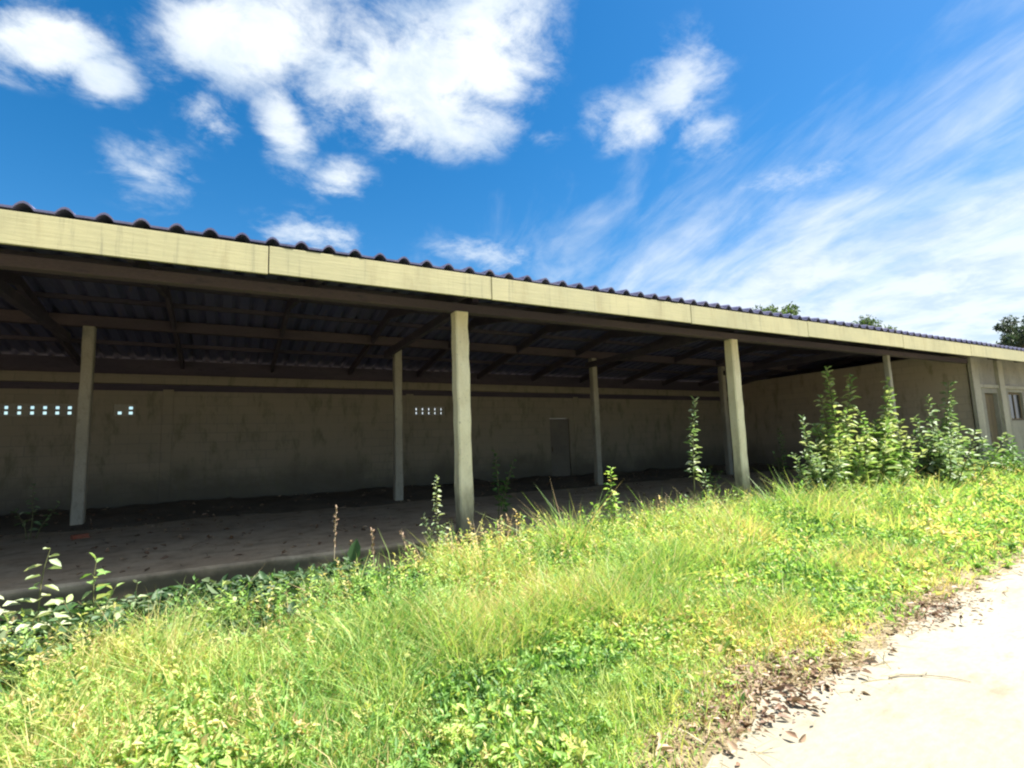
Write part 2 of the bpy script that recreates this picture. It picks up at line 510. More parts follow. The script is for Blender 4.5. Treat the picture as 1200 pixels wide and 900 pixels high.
# road sheet, ragged edge on the verge side
rx = np.concatenate([np.arange(-30, -4, 1.0), np.arange(-4, 30, 0.07), np.arange(30, 60, 1.0)])
re_ = road_edge(rx)
rows = [np.full_like(rx, -3.6), np.full_like(rx, 0.0), re_ - .25, re_]
V = np.concatenate([np.stack([rx, r, G0 + (0.006 if k < 3 else 0.003) + 0 * rx], 1) for k, r in enumerate(rows)])
n_ = len(rx)
ii = (np.arange(3)[:, None] * n_ + np.arange(n_ - 1)[None]).ravel()
r_ = mesh_np('road', V, [np.stack([ii, ii + 1, ii + 1 + n_, ii + n_], 1)], np.zeros(len(V)), M['road'])
tag(r_, kind='structure')

# ------------------------------------------------------------------ the shed
shed = empty('open_shed', (3, 11, G0))
tag(shed, 'long low open fronted shed with cream fascia, whitewashed posts and dark ribbed roof', 'shed')
OFF = Vector((-3, -11, -G0))


def part(name, bm, mat, parent=None, bevel=0.0, smooth=False):
    o = obj(name, bm, mat, parent or shed, smooth, bevel)
    if parent is None or parent is shed:
        o.location = OFF
    return o


XL, XR = -14.0, 36.0
PX0, BAY = 3.03, 6.0
DF, DI, DW = 7.05, 12.43, 14.93
# floor slab with a slightly broken nosing
sx_ = np.arange(XL - .1, XR + .1, 0.12)
nose = 6.99 - 0.06 * fbm(sx_ * 1.1, sx_ * 0, 51) - 0.05 * fbm(sx_ * 5, sx_ * 0, 52, 3) + 0.06 * np.clip(fbm(sx_ * 1.7, sx_ * 0, 53, 2) - .62, 0, 1) / .2
bm = bmesh.new()
pv = []
for xx, yy in zip(sx_, nose):
    pv.append([bm.verts.new(c) for c in ((xx, yy + .015, G0 - .1), (xx, yy, -0.03), (xx, yy + .025, 0.0), (xx, 15.1, 0.0), (xx, 15.1, G0 - .1))])
for a, b in zip(pv[:-1], pv[1:]):
    for k in range(5):
        bm.faces.new((a[k], b[k], b[(k + 1) % 5], a[(k + 1) % 5]))
bm.faces.new(pv[0]); bm.faces.new(pv[-1][::-1])
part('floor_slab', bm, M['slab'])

gx = np.arange(-14, 19.4, 0.25); gy = np.linspace(5.3, 6.99, 14)  # darker soil strip along the front of the slab
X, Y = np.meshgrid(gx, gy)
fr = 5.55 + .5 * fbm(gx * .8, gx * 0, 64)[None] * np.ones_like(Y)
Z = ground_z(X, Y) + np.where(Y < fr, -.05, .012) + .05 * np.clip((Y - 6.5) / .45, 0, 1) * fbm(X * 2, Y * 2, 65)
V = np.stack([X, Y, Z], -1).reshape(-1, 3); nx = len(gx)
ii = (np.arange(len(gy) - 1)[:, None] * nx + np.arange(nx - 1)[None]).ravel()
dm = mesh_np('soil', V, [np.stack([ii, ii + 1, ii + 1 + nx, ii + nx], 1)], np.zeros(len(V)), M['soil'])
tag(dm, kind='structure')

# dirt drifted against the foot of the back wall
gx = np.arange(XL + .1, 19.2, 0.2); gy = np.arange(11.2, 14.9, 0.16)
X, Y = np.meshgrid(gx, gy)
fr = 11.7 + 1.1 * fbm(gx * .5, gx * 0, 61)[None] * np.ones_like(Y)
Z = 0.004 + np.clip((Y - fr) / 1.2, -0.06, 1) * (0.05 + 0.22 * fbm(X * 1.2, Y * 1.2, 62)) * (0.6 + .8 * fbm(X * 5, Y * 5, 63, 2))
Z = np.where(Y < fr - .02, -0.04, Z)
V = np.stack([X, Y, Z], -1).reshape(-1, 3); nx = len(gx)
ii = (np.arange(len(gy) - 1)[:, None] * nx + np.arange(nx - 1)[None]).ravel()
dm = mesh_np('dirt', V, [np.stack([ii, ii + 1, ii + 1 + nx, ii + nx], 1)], np.zeros(len(V)), M['dirt'])
tag(dm, kind='structure')

# roof sheets (solid, humped every 30 cm)
def roof_z(y):
    return 3.555 + (y - 6.05) * 0.158 if y <= 10.8 else 3.555 + 4.75 * 0.158 - (y - 10.8) * 0.158
PR = []
k0 = int((XL - .4 + 1.71) / .30) - 1
x = -1.71 + .30 * k0
while x < XR + .4:
    for dx, dz in ((-.15, 0), (-.075, 0), (-.055, .028), (-.028, .054), (0, .064), (.028, .054), (.055, .028), (.075, 0)):
        PR.append((x + dx, dz))
    x += .30
bm = bmesh.new()
for y0, y1 in ((6.128, 10.8), (10.8, 16.3)):
    rws = []
    for yy in (y0, y1):
        jit = [0.03 * math.sin(i * 12.9898) * (yy < 7) if (i // 8) % 3 == 0 else 0 for i in range(len(PR))]
        top = [bm.verts.new((px, yy + (0.012 * math.sin((i // 24) * 7.3) if yy < 7 else 0), roof_z(yy) + pz)) for i, (px, pz) in enumerate(PR)]
        bot = [bm.verts.new((v.co.x, v.co.y, v.co.z - .022)) for v in top]
        rws.append((top, bot))
    (t0, b0), (t1, b1) = rws
    for i in range(len(PR) - 1):
        bm.faces.new((t0[i], t0[i + 1], t1[i + 1], t1[i])); bm.faces.new((b0[i + 1], b0[i], b1[i], b1[i + 1]))
        if y0 < 7: bm.faces.new((b0[i], b0[i + 1], t0[i + 1], t0[i]))
        else: bm.faces.new((t1[i], t1[i + 1], b1[i + 1], b1[i]))
part('roof', bm, M['roof'])

# fascia boards, one per bay, tiny gaps and uneven set
fx = [XL - .3, -10.6, -7.0, -3.6, .35, 3.1, 6.9, 10.2, 13.9, 17.4, 21.0, 24.8, 28.4, 32.0, XR + .3]
for a, b in zip(fx[:-1], fx[1:]):
    dz = random.uniform(-.014, .010)
    part('fascia', boxes((a + .006, b - .006, 6.125, 6.16, 3.21 + dz, 3.522 - abs(dz) * .6)), M['fascia'], bevel=.004)

# posts: hand-cast, a little out of true
def post_bm(w, h, lean, seed):
    bm = bmesh.new(); rg = random.Random(seed); prev = None
    nseg = 14
    for i in range(nseg + 1):
        z = h * i / nseg
        w2 = w * (1 + .055 * rg.uniform(-1, 1)) * (1.04 - .05 * i / nseg)
        cx = lean[0] * (i / nseg) + rg.uniform(-.004, .004); cy = lean[1] * (i / nseg)
        c = .12 * w
        ring = [bm.verts.new((cx + sx * w2 / 2, cy + sy * w2 / 2, z)) for sx, sy in
                ((-1, -1 + .2), (-1 + .2, -1), (1 - .2, -1), (1, -1 + .2), (1, 1 - .2), (1 - .2, 1), (-1 + .2, 1), (-1, 1 - .2))]
        if prev:
            for k in range(8): bm.faces.new((prev[k], prev[(k + 1) % 8], ring[(k + 1) % 8], ring[k]))
        else: bm.faces.new(ring[::-1])
        prev = ring
    bm.faces.new(prev)
    return bm
for i, k in enumerate(range(-2, 3)):
    px = PX0 + BAY * k
    o = part('post', post_bm(.205 if k < 2 else .125, 3.235, (-.015 + .02 * (i % 2), .0), 40 + i), M['post'] if k < 2 else M['innerpost'])
    if k == 2: o['label'] = 'thin grey post half hidden by weeds'
    o.location = OFF + Vector((px, DF, 0))
for i, k in enumerate(range(-2, 3)):
    px = PX0 + BAY * k + (.604 if k < 2 else .28)
    o = part('post', post_bm(.185, 3.765, (0, 0), 60 + i), M['innerpost'])
    o.location = OFF + Vector((px, DI, 0))

# beams, rafters, purlins
part('beam', boxes((XL, 19.5, DF - .075, DF + .075, 3.236, 3.365)), M['beam'], bevel=.006)
part('beam', boxes((XL, 19.5, DI - .08, DI + .08, 3.766, 3.98)), M['beam'], bevel=.006)
part('beam', boxes((XL + .02, 19.5, DW - .10, DW + .14, 2.98, 3.20)), M['wall'], bevel=.006)   # ring beam over the wall
part('gap_shade_board', boxes((XL + .02, 19.5, DW + .02, DW + .10, 2.823, 2.978), (XL + .02, 19.5, DW + .02, DW + .10, 3.203, 3.57)), M['timber'])  # dark boards added to keep the shadowed gap above the wall dark
def raft(xc):
    bm = bmesh.new()
    for y0, y1 in ((6.17, 10.8), (10.8, 16.1)):
        h = .17; w = .035
        z0, z1 = roof_z(y0) - .105, roof_z(y1) - .105
        vs_ = [bm.verts.new(c) for c in ((xc - w, y0, z0 - h), (xc + w, y0, z0 - h), (xc + w, y0, z0), (xc - w, y0, z0), (xc - w, y1, z1 - h), (xc + w, y1, z1 - h), (xc + w, y1, z1), (xc - w, y1, z1))]
        for f in ((0, 1, 2, 3), (7, 6, 5, 4), (0, 4, 5, 1), (1, 5, 6, 2), (2, 6, 7, 3), (3, 7, 4, 0)): bm.faces.new([vs_[i] for i in f])
    return bm
xr = XL + 1.0
while xr < XR:
    part('rafter', raft(xr), M['timber']); xr += 2.0
for yy in (6.45, 7.6, 8.75, 9.9, 10.7, 11.6, 12.75, 13.9, 15.3):
    z = roof_z(yy) - .024
    part('purlin', boxes((XL, XR, yy - .035, yy + .035, z - .08, z)), M['timber'])
# tie beams from the front row back to the inner row, with a strut under the ridge
for k in range(-2, 3):
    px = PX0 + BAY * k + .3
    part('tie_beam', boxes((px - .05, px + .05, 7.13, 12.34, 3.45, 3.60)), M['timber'])

# back wall with vent openings and a steel door
vents = [(-4.30, -3.02), (-2.32, -1.90), (4.66, 5.84)]
VZ0, VZ1 = 2.22, 2.50
DX0, DX1 = 9.62, 10.42
cuts = sorted([(XL, XL)] + vents + [(19.57, 19.57)])
bl = [(XL, DX0, DW, DW + .2, 0.002, VZ0), (DX1, 19.57, DW, DW + .2, 0.002, VZ0), (XL, 19.57, DW, DW + .2, VZ1, 2.82)]
bl.append((DX0, DX1, DW, DW + .2, 2.12, VZ0))
for (a0, a1), (b0, b1) in zip(cuts[:-1], cuts[1:]):
    bl.append((a1, b0, DW, DW + .2, VZ0, VZ1))
bw = part('back_wall', boxes(*bl), M['wall'])
for a, b in vents:          # pierced blocks: two rows of square holes
    n = max(2, int(round((b - a) / .205))); w = (b - a) / n; hr = (VZ1 - VZ0) / 2
    bs = []
    for k in range(n + 1):
        xc = a + k * w
        bs.append((max(a, xc - .06), min(b, xc + .06), DW + .03, DW + .17, VZ0, VZ1))
    for k in range(n):
        for zc in (VZ0 + .022, VZ0 + hr, VZ1 - .022):
            bs.append((a + k * w + (.06), a + (k + 1) * w - (.06), DW + .03, DW + .17, zc - .022, zc + .022))
        if b - a < .6 and k == 0:
            bs.append((a + .06, a + w - .06, DW + .04, DW + .16, VZ0 + hr + .022, VZ1 - .044))
    obj('vent_block', boxes(*bs), M['render'], bw)
dd = obj('door', boxes((DX0 + .01, DX1 - .01, DW + .05, DW + .09, 0.01, 2.11)), M['darkdoor'], bw)
dd['label'] = 'dark plank door in the back wall'
obj('handle', boxes((DX0 + .08, DX0 + .11, DW + .02, DW + .05, 1.0, 1.15)), M['door'], dd)
for k in range(-2, 3):
    px = PX0 + BAY * k + .6 - 4.9 + 6
    if px < 19: part('pier', boxes((px - .11, px + .11, DW - .018, DW - .001, 0.002, 2.86)), M['wall'], bevel=.008)
part('end_wall', boxes((XL - .2, XL - .002, 7.2, 15.13, 0.002, 3.55)), M['crosswall'])

# closed room at the far end: cross wall, front wall with doorway and window
CX = 19.57
part('cross_wall', boxes((CX, CX + .2, 7.06, 15.12, 0.002, 3.62)), M['crosswall'])
FY0, FY1 = 6.99, 7.19
rf = part('room_front', boxes(
    (CX + .205, 20.42, FY0 + .02, FY1, 0.002, 3.60), (21.30, 22.15, FY0 + .02, FY1, 0.002, 3.60), (23.25, XR, FY0 + .02, FY1, 0.002, 3.60),
    (20.42, 21.30, FY0 + .02, FY1, 2.36, 3.60), (22.15, 23.25, FY0 + .02, FY1, 2.42, 3.60), (22.15, 23.25, FY0 + .02, FY1, 0.002, 1.50)), M['render'])
obj('corner_pier', boxes((CX - .06, CX + .38, FY0 - .07, FY0 + .018, 0.004, 3.40)), M['innerpost'], rf)
obj('corner_pier', boxes((21.36, 21.72, FY0 - .07, FY0 + .018, 0.004, 3.40)), M['innerpost'], rf)
obj('lintel_band', boxes((CX + .385, 21.355, FY0 - .03, FY0 + .018, 2.52, 2.62)), M['innerpost'], rf)
obj('lintel_band', boxes((21.725, XR, FY0 - .03, FY0 + .018, 2.52, 2.62)), M['innerpost'], rf)
obj('doorstep', boxes((20.3, 21.30, FY0 - .16, FY0 + .018, 0.004, 0.12)), M['render'], rf)
dr = obj('door', boxes((20.62, 21.28, FY0 + .12, FY0 + .16, 0.02, 2.34)), M['door'], rf)
obj('handle', boxes((20.68, 20.72, FY0 + .09, FY0 + .12, 1.0, 1.14)), M['darkdoor'], dr)
wd = obj('window', boxes((22.16, 22.22, FY0 + .08, FY0 + .14, 1.51, 2.41), (23.18, 23.24, FY0 + .08, FY0 + .14, 1.51, 2.41),
                         (22.22, 23.18, FY0 + .08, FY0 + .14, 2.35, 2.41), (22.22, 23.18, FY0 + .08, FY0 + .14, 1.51, 1.57), (22.68, 22.72, FY0 + .08, FY0 + .14, 1.57, 2.35)), M['door'], rf)
obj('pane', boxes((22.22, 22.68, FY0 + .10, FY0 + .115, 1.57, 2.35), (22.72, 23.18, FY0 + .10, FY0 + .115, 1.57, 2.35)), M['glass'], wd)
part('end_wall', boxes((XR, XR + .2, 7.0, 15.13, 0.002, 3.55)), M['crosswall'])
part('back_wall', boxes((CX + .205, XR, DW, DW + .2, 0.002, 3.2)), M['wall'])

# ------------------------------------------------------------------ verge vegetation (nobody could count it)
def height_field(x, y):
    e = np.clip((y - road_edge(x)) / 2.6, 0, 1)
    h = 0.05 + 0.24 * e ** 1.1
    h = h * (0.30 + 1.0 * fbm(x * .8, y * .8, 71) + .55 * fbm(x * 3.2, y * 3.2, 72, 2))
    h = h * np.interp(x, [-3, 0.5, 3, 9], [0.5, 0.62, 1.05, 1.15])
    return h


def scatter(n, x0, x1, y0, y1, dens):
    x = RNG.uniform(x0, x1, n); y = RNG.uniform(y0, y1, n)
    keep = RNG.random(n) < dens(x, y)
    return x[keep], y[keep]


def verge_density(x, y):
    e = road_edge(x)
    d2 = x * x + y * y
    lod = np.clip(22.0 / (d2 + 1e-6), 0.04, 1)
    far = 5.95 + 0.6 * fbm(x * .7, x * 0, 81) + .5 * (fbm(x * 3.1, x * 0, 82, 2) - .3) + np.interp(x, [-3, -.6, 1, 2.5, 4, 10, 20], [-1.75, -1.2, -.65, -.15, 0.1, .25, .3])
    edge = np.clip((y - e + .15 * (fbm(x * 3, y * 3, 83) - .3)) / .5, 0, 1) * np.clip((far - y) / .25, 0, 1)
    patch = 0.38 + 0.62 * np.clip((fbm(x * 1.1, y * 1.1, 84) - .3) / .25, 0, 1)
    bare = np.clip((y - e) / .9, 0.25, 1)
    return lod * edge * patch * bare


def lodsize(x, y):
    return np.clip(np.sqrt((x * x + y * y) / 22.0), 1, 3.2)


# herb leaves
x, y = scatter(1500000, -5, 32, 1.3, 7.0, verge_density)
sz = lodsize(x, y)
H = height_field(x, y)
n = len(x)
rel = RNG.random(n) ** 0.6
z = ground_z(x, y) + H * rel
th = RNG.uniform(0, 2 * np.pi, n); el = RNG.normal(0.55, 0.5, n)
dr_ = np.stack([np.cos(th) * np.cos(el), np.sin(th) * np.cos(el), np.sin(el)], 1)
nr = RNG.normal(size=(n, 3)) * .5 + np.array([0, 0, 1.0])
sp = np.clip((fbm(x * 1.5, y * 1.5, 131) - .38) / .2, 0, 1)
ln = RNG.gamma(5, .0056, n) * sz * (0.8 + .5 * rel) * (.7 + .75 * sp)
ln = np.minimum(ln, .075 * sz ** .6)
wdt = ln * RNG.uniform(.28, .55, n)
Vl, Fl = leaves_np(np.stack([x, y, z], 1), dr_, nr, ln, wdt)
kindp = fbm(x * .8, y * .8, 91)
tl = np.clip(0.53 + (kindp - .5) * 1.3 + RNG.normal(0, .2, n), 0, 1)
tl = np.where(RNG.random(n) < .09, RNG.uniform(.8, 1, n), tl)
# grass blades
x, y = scatter(1700000, -5, 32, 1.3, 7.0, verge_density)
sz = lodsize(x, y); n2 = len(x)
H = height_field(x, y)
base = np.stack([x, y, ground_z(x, y)], 1)
th = RNG.uniform(0, 2 * np.pi, n2); lean = np.abs(RNG.normal(.25, .22, n2))
db = np.stack([np.cos(th) * lean, np.sin(th) * lean, np.ones(n2)], 1)
bend = np.stack([np.cos(th), np.sin(th), -.35 * np.ones(n2)], 1)
tuft = np.clip((fbm(x * 1.7, y * 1.7, 132) - .42) / .16, 0, 1)
lb = (H * RNG.uniform(.6, 1.25, n2) + .03) * (1 + 1.5 * tuft * RNG.random(n2) ** 2)
Vb, F4, F3 = blades_np(base, db, lb, RNG.uniform(.0035, .0085, n2) * sz, bend * RNG.uniform(.2, 1.0, (n2, 1)))
tb = np.clip(0.56 + (fbm(x * .9, y * .9, 92) - .5) * 1.1 + RNG.normal(0, .2, n2), 0, 1)
tb = np.where(RNG.random(n2) < .22, RNG.uniform(.85, 1, n2), tb)
# little upright herbs rising out of the carpet, most of them towards the back
def herb_density(x, y):
    e = road_edge(x)
    return np.clip(60.0 / (x * x + y * y), 0.12, 1) * np.clip((y - e - .15) / 1.6, 0.02, 1) * np.clip((fbm(x * 1.2, y * 1.2, 101) - .30) / .2, 0.05, 1) * (verge_density(x, y) > .004)
hx, hy = scatter(40000, -5, 30, 1.6, 7.0, herb_density)
nh = len(hx); k = 26
hh = (0.15 + .42 * RNG.random(nh) ** 2.2) * np.clip((hy - road_edge(hx)) / 2.6, .4, 1.15) * np.interp(hx, [-2, 1, 3], [.75, .8, 1.1])
hl = RNG.normal(0, .10, (nh, 2)); ht = RNG.normal(0, .28, nh) + (fbm(hx * .8, hy * .8, 91) - .5) * .8
q = np.tile(np.linspace(.12, 1, k), nh); I = np.repeat(np.arange(nh), k)
P = np.stack([hx[I] + hl[I, 0] * q, hy[I] + hl[I, 1] * q, ground_z(hx, hy)[I] + hh[I] * q], 1)
ang = np.tile(np.arange(k) * 2.4, nh) + RNG.normal(0, .5, nh * k) + I; elv = RNG.normal(.35, .35, nh * k) + (q > .9) * .7
D = np.stack([np.cos(ang) * np.cos(elv), np.sin(ang) * np.cos(elv), np.sin(elv)], 1)
L3 = RNG.uniform(.03, .085, nh * k) * (1.15 - .6 * q) * lodsize(hx, hy)[I] ** .6
Vh, Fh = leaves_np(P, D, RNG.normal(size=P.shape) * .35 + np.array([0, 0, 1.0]), L3, L3 * RNG.uniform(.3, .5, nh * k), .2, .2)
th3 = np.clip(.54 + ht[I] + RNG.normal(0, .1, nh * k), 0, 1)
Vl = np.concatenate([Vl, Vh]); Fl = np.concatenate([Fl, Fh + (len(Vl) - len(Vh))]); tl = np.concatenate([tl, th3])
print('verge', n, n2, nh)
o = mesh_np('grass', np.concatenate([Vl, Vb]), [Fl, F4 + len(Vl), F3 + len(Vl)], np.concatenate([np.repeat(tl, 6), np.repeat(tb, 5)]), M['verge'])
tag(o, 'bright yellow green grass and low weeds covering the road verge', 'grass', kind='stuff')

# dark sparse ground cover at the foot of the slab
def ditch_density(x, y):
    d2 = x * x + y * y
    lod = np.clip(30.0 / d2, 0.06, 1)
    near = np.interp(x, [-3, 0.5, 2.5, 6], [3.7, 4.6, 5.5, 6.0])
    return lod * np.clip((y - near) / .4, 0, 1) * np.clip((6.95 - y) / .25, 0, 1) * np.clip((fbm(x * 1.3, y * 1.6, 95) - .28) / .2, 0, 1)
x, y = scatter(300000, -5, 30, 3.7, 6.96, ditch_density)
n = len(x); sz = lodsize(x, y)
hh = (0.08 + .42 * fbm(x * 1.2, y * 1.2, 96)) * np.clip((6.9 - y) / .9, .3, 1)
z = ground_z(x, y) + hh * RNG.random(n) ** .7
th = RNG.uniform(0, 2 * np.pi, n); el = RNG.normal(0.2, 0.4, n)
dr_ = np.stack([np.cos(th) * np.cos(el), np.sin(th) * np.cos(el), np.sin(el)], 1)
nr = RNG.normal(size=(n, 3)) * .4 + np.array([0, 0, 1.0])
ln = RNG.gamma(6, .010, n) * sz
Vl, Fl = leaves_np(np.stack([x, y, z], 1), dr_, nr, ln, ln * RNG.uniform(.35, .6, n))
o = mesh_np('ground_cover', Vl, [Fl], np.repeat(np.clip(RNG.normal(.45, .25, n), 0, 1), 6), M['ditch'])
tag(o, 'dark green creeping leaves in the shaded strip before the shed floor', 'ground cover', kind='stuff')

# dead leaves blown along the road edge
def litter_density(x, y):
    e = road_edge(x)
    near = np.exp(-((y - e - .05) / .17) ** 2)
    spots = 1.3 * np.exp(-(((x - 3.2) / .65) ** 2 + ((y - 2.36) / .22) ** 2)) + np.exp(-(((x - 5.6) / .6) ** 2 + ((y - 2.5) / .2) ** 2)) + .5 * np.exp(-(((x - 2.5) / .4) ** 2 + ((y - 2.15) / .15) ** 2))
    return np.clip(near * .07 + spots * 1.0, 0, 1)
x, y = scatter(34000, 1.2, 16, 1.6, 3.7, litter_density)
n = len(x)
th = RNG.uniform(0, 2 * np.pi, n); el = RNG.normal(0.1, 0.25, n)
dr_ = np.stack([np.cos(th) * np.cos(el), np.sin(th) * np.cos(el), np.sin(el)], 1)
nr = RNG.normal(size=(n, 3)) * .5 + np.array([0, 0, 1.0])
ln = RNG.gamma(6, .0068, n)
Vl, Fl = leaves_np(np.stack([x, y, np.maximum(ground_z(x, y), G0) + .012 + RNG.random(n) * .03], 1), dr_, nr, ln, ln * RNG.uniform(.35, .6, n), .3, .1)
o = mesh_np('leaf_litter', Vl, [Fl], np.repeat(RNG.random(n), 6), M['litter'])
tag(o, 'brown dead leaves scattered along the ragged edge of the road', 'leaf litter', kind='stuff')

# dry grass flattened along the road edge
x, y = scatter(26000, 1.0, 18, 1.5, 3.9, lambda a, b: np.clip(np.exp(-((b - road_edge(a) - .10) / .16) ** 2) * .8, 0, 1) * np.clip(20 / (a * a + b * b), .1, 1))
n = len(x); th = RNG.uniform(0, 2 * np.pi, n)
db = np.stack([np.cos(th), np.sin(th), RNG.uniform(.05, .6, n)], 1)
Vb, F4, F3 = blades_np(np.stack([x, y, np.maximum(ground_z(x, y), G0) + .008], 1), db, RNG.uniform(.06, .22, n), RNG.uniform(.003, .006, n) * lodsize(x, y), np.stack([np.cos(th), np.sin(th), -.3 * np.ones(n)], 1) * .4)
o = mesh_np('dry_grass', Vb, [F4, F3], np.repeat(np.clip(RNG.normal(.7, .2, n), 0, 1), 5), M['straw'])
tag(o, 'dry straw coloured grass matted along the edge of the road', 'dry grass', kind='stuff')
# leaves and chaff blown in over the slab
x, y = scatter(2400, -6, 18, 7.05, 14.5, lambda a, b: np.clip((fbm(a * .8, b * .8, 141) - .38) / .25, 0.02, 1))
n = len(x); th = RNG.uniform(0, 2 * np.pi, n)
Vl, Fl = leaves_np(np.stack([x, y, np.where(y > 11.7, .16 * np.clip((y - 11.7) / 1.5, 0, 1), 0) + .012 + RNG.random(n) * .02], 1), np.stack([np.cos(th), np.sin(th), RNG.normal(.1, .25, n)], 1), RNG.normal(size=(n, 3)) * .4 + np.array([0, 0, 1.0]), RNG.gamma(5, .016, n), RNG.gamma(5, .008, n), .3, .1)
o = mesh_np('floor_litter', Vl, [Fl], np.repeat(RNG.random(n), 6), M['litter'])
tag(o, 'dead leaves and chaff strewn over the shaded shed floor', 'leaf litter', kind='stuff')

# ------------------------------------------------------------------ individual weeds
def weed(name, label, cat, loc, stems, mat, leaf, group=None, stemmat=None, seed=0, stem_r=.008, bare=0.25, tint=.5, dens=34, shape=(.38, .6), elev=.25):
    """stems: list of (dx, dy, height, lean); leaves spiral up each stem, smaller at the top"""
    rg = np.random.default_rng(seed)
    zb = float(ground_z(loc[0], loc[1])) if loc[1] < 6.95 else 0.0
    root = empty(name, (loc[0], loc[1], zb))
    tag(root, label, cat, group)
    bm = bmesh.new()
    B = []; D = []; NR = []; LN = []; T = []
    for (dx, dy, h, lx) in stems:
        pts = []
        for i in range(8):
            t = i / 7
            pts.append(Vector((dx * (.25 + .75 * t) + lx * t * t + .02 * h * math.sin(5 * t + dx * 9), dy * (.25 + .75 * t) + .015 * h * math.cos(4 * t), h * t - .02)))
        tube(bm, pts, [stem_r * (1.15 - .85 * i / 7) for i in range(8)], 5)
        nl = max(4, int(h * dens))
        for j in range(nl):
            t = bare + (1 - bare) * (j + rg.random()) / nl
            q = t * 7; i = min(6, int(q)); P = pts[i].lerp(pts[i + 1], q - i)
            a = j * 2.4 + rg.normal(0, .4); e = elev + rg.normal(0, .35) + .5 * max(0, t - .85) * 6
            B.append(P); D.append((math.cos(a) * math.cos(e), math.sin(a) * math.cos(e), math.sin(e)))
            NR.append((rg.normal(0, .35), rg.normal(0, .35), 1)); LN.append(leaf * rg.uniform(.55, 1.2) * (1.1 - .55 * t)); T.append(tint + rg.normal(0, .2))
    obj('stem', bm, stemmat or M['stem'], root)
    B, D, NR, LN = (np.array(v, float) for v in (B, D, NR, LN))
    # petiole offset keeps leaves off the stem line
    V_, F_ = leaves_np(B + D * LN[:, None] * .15, D, NR, LN, LN * rg.uniform(*shape, len(LN)), .18, .22)
    mesh_np('foliage', V_, [F_], np.repeat(np.clip(T, 0, 1), 6), mat, root)
    return root


def ramets(n, spread, h, seed, lean=.22):
    rg = random.Random(seed)
    return [(rg.gauss(0, spread), rg.gauss(0, spread * .6), h * rg.uniform(.55, 1.0), rg.gauss(0, lean)) for _ in range(n)]


GW = 'leafy weeds in front of the shed'
# big shrubs near the far room
weed('shrub', 'tallest leafy weed, forked green top reaching the fascia left of the third front post', 'shrub', (11.5, 6.55), [(0, 0, 3.1, -.05), (.45, .1, 3.0, .5), (-.1, .1, 2.5, -.15), (.2, -.1, 2.2, .1), (-.4, 0, 1.5, -.3), (.3, .2, 1.6, .3)] + ramets(22, .40, 1.9, 3), M['weed'], .25, GW, seed=3, stem_r=.016, bare=.10, tint=.95, dens=46)
weed('shrub', 'slim leafy weed with a drooping pale head just left of the tallest weed', 'shrub', (10.35, 6.45), [(0, 0, 2.0, -.1), (.15, 0, 1.3, .1), (-.2, 0, 1.3, -.35)] + ramets(12, .3, 1.2, 4), M['paleweed'], .20, GW, seed=4, stem_r=.011, bare=.2, tint=.55, dens=46)
weed('shrub', 'bushy bright green weed growing up over the thin third front post', 'shrub', (12.9, 6.45), [(0.3, 0, 2.85, .35), (.5, 0, 2.6, .25), (-.25, .1, 2.1, -.2), (.5, 0, 2.0, .2)] + ramets(25, .46, 2.0, 5), M['weed'], .26, GW, seed=5, stem_r=.014, bare=.05, tint=.95, dens=46)
weed('shrub', 'wide grey green bush leaning against the pier of the far room', 'shrub', (15.7, 6.45), [(.4, 0, 2.95, .5), (-.3, 0, 2.5, 0), (.6, 0, 2.4, .4), (-.9, 0, 2.0, -.1)] + ramets(28, .95, 1.8, 7), M['paleweed'], .26, GW, seed=7, stem_r=.014, bare=.05, tint=.5, dens=42)
weed('shrub', 'low dark bush at the step of the far room door', 'shrub', (19.6, 6.3), ramets(30, 1.3, 1.4, 8), M['weed'], .2, GW, seed=8, stem_r=.012, bare=.05, tint=.4, dens=34)
weed('weed', 'tall bare stemmed weed with leaves clustered at its top, between second post and inner post', 'weed', (7.05, 6.55), [(.12, 0, 2.32, .12)], M['paleweed'], .18, GW, seed=9, stem_r=.013, bare=.42, tint=.65, dens=36)
weed('weed', 'short leafy weed close beside the tall bare stemmed one', 'weed', (7.35, 6.5), [(0, 0, 1.12, .02), (-.3, 0, .7, -.2)], M['paleweed'], .13, GW, seed=10, stem_r=.009, bare=.2, tint=.4, dens=40)
weed('weed', 'upright pale green leaf spire in the grass left of the tall bare stemmed weed', 'weed', (5.05, 6.3), [(0, 0, 1.25, .1), (-.2, 0, .75, -.1), (.1, 0, .8, .05)], M['verge'], .15, GW, seed=11, stem_r=.009, bare=.15, tint=.5, dens=46)
weed('weed', 'grey flowered weed spire just left of the brightest front post', 'weed', (2.3, 6.3), [(0, 0, 1.27, .06), (-.08, 0, .8, -.05), (.1, 0, .7, .05)], M['paleweed'], .11, GW, seed=12, stem_r=.008, bare=.25, tint=.75, dens=50)
weed('weed', 'dark weed standing behind the foot of the brightest front post', 'weed', (4.0, 7.9), [(0, 0, 1.15, .0), (.25, 0, 1.0, .05), (.15, .1, .7, .1)], M['weed'], .14, 'weeds growing on the shed floor', seed=13, stem_r=.008, bare=.2, tint=.3, dens=32)
weed('weed', 'sparse pale weed inside the shed beside the leftmost inner post', 'weed', (-2.75, 11.3), [(0, 0, .9, .03), (.25, 0, .55, .1), (-.1, 0, .5, -.1)], M['paleweed'], .14, 'weeds growing on the shed floor', seed=14, stem_r=.008, bare=.3, tint=.4, dens=24)
weed('weed', 'thin dark weed under the eave right of the second front post', 'weed', (10.85, 7.4), [(0, 0, 1.45, .03), (-.2, 0, .9, -.05)], M['weed'], .12, 'weeds growing on the shed floor', seed=15, stem_r=.007, bare=.35, tint=.3, dens=26)
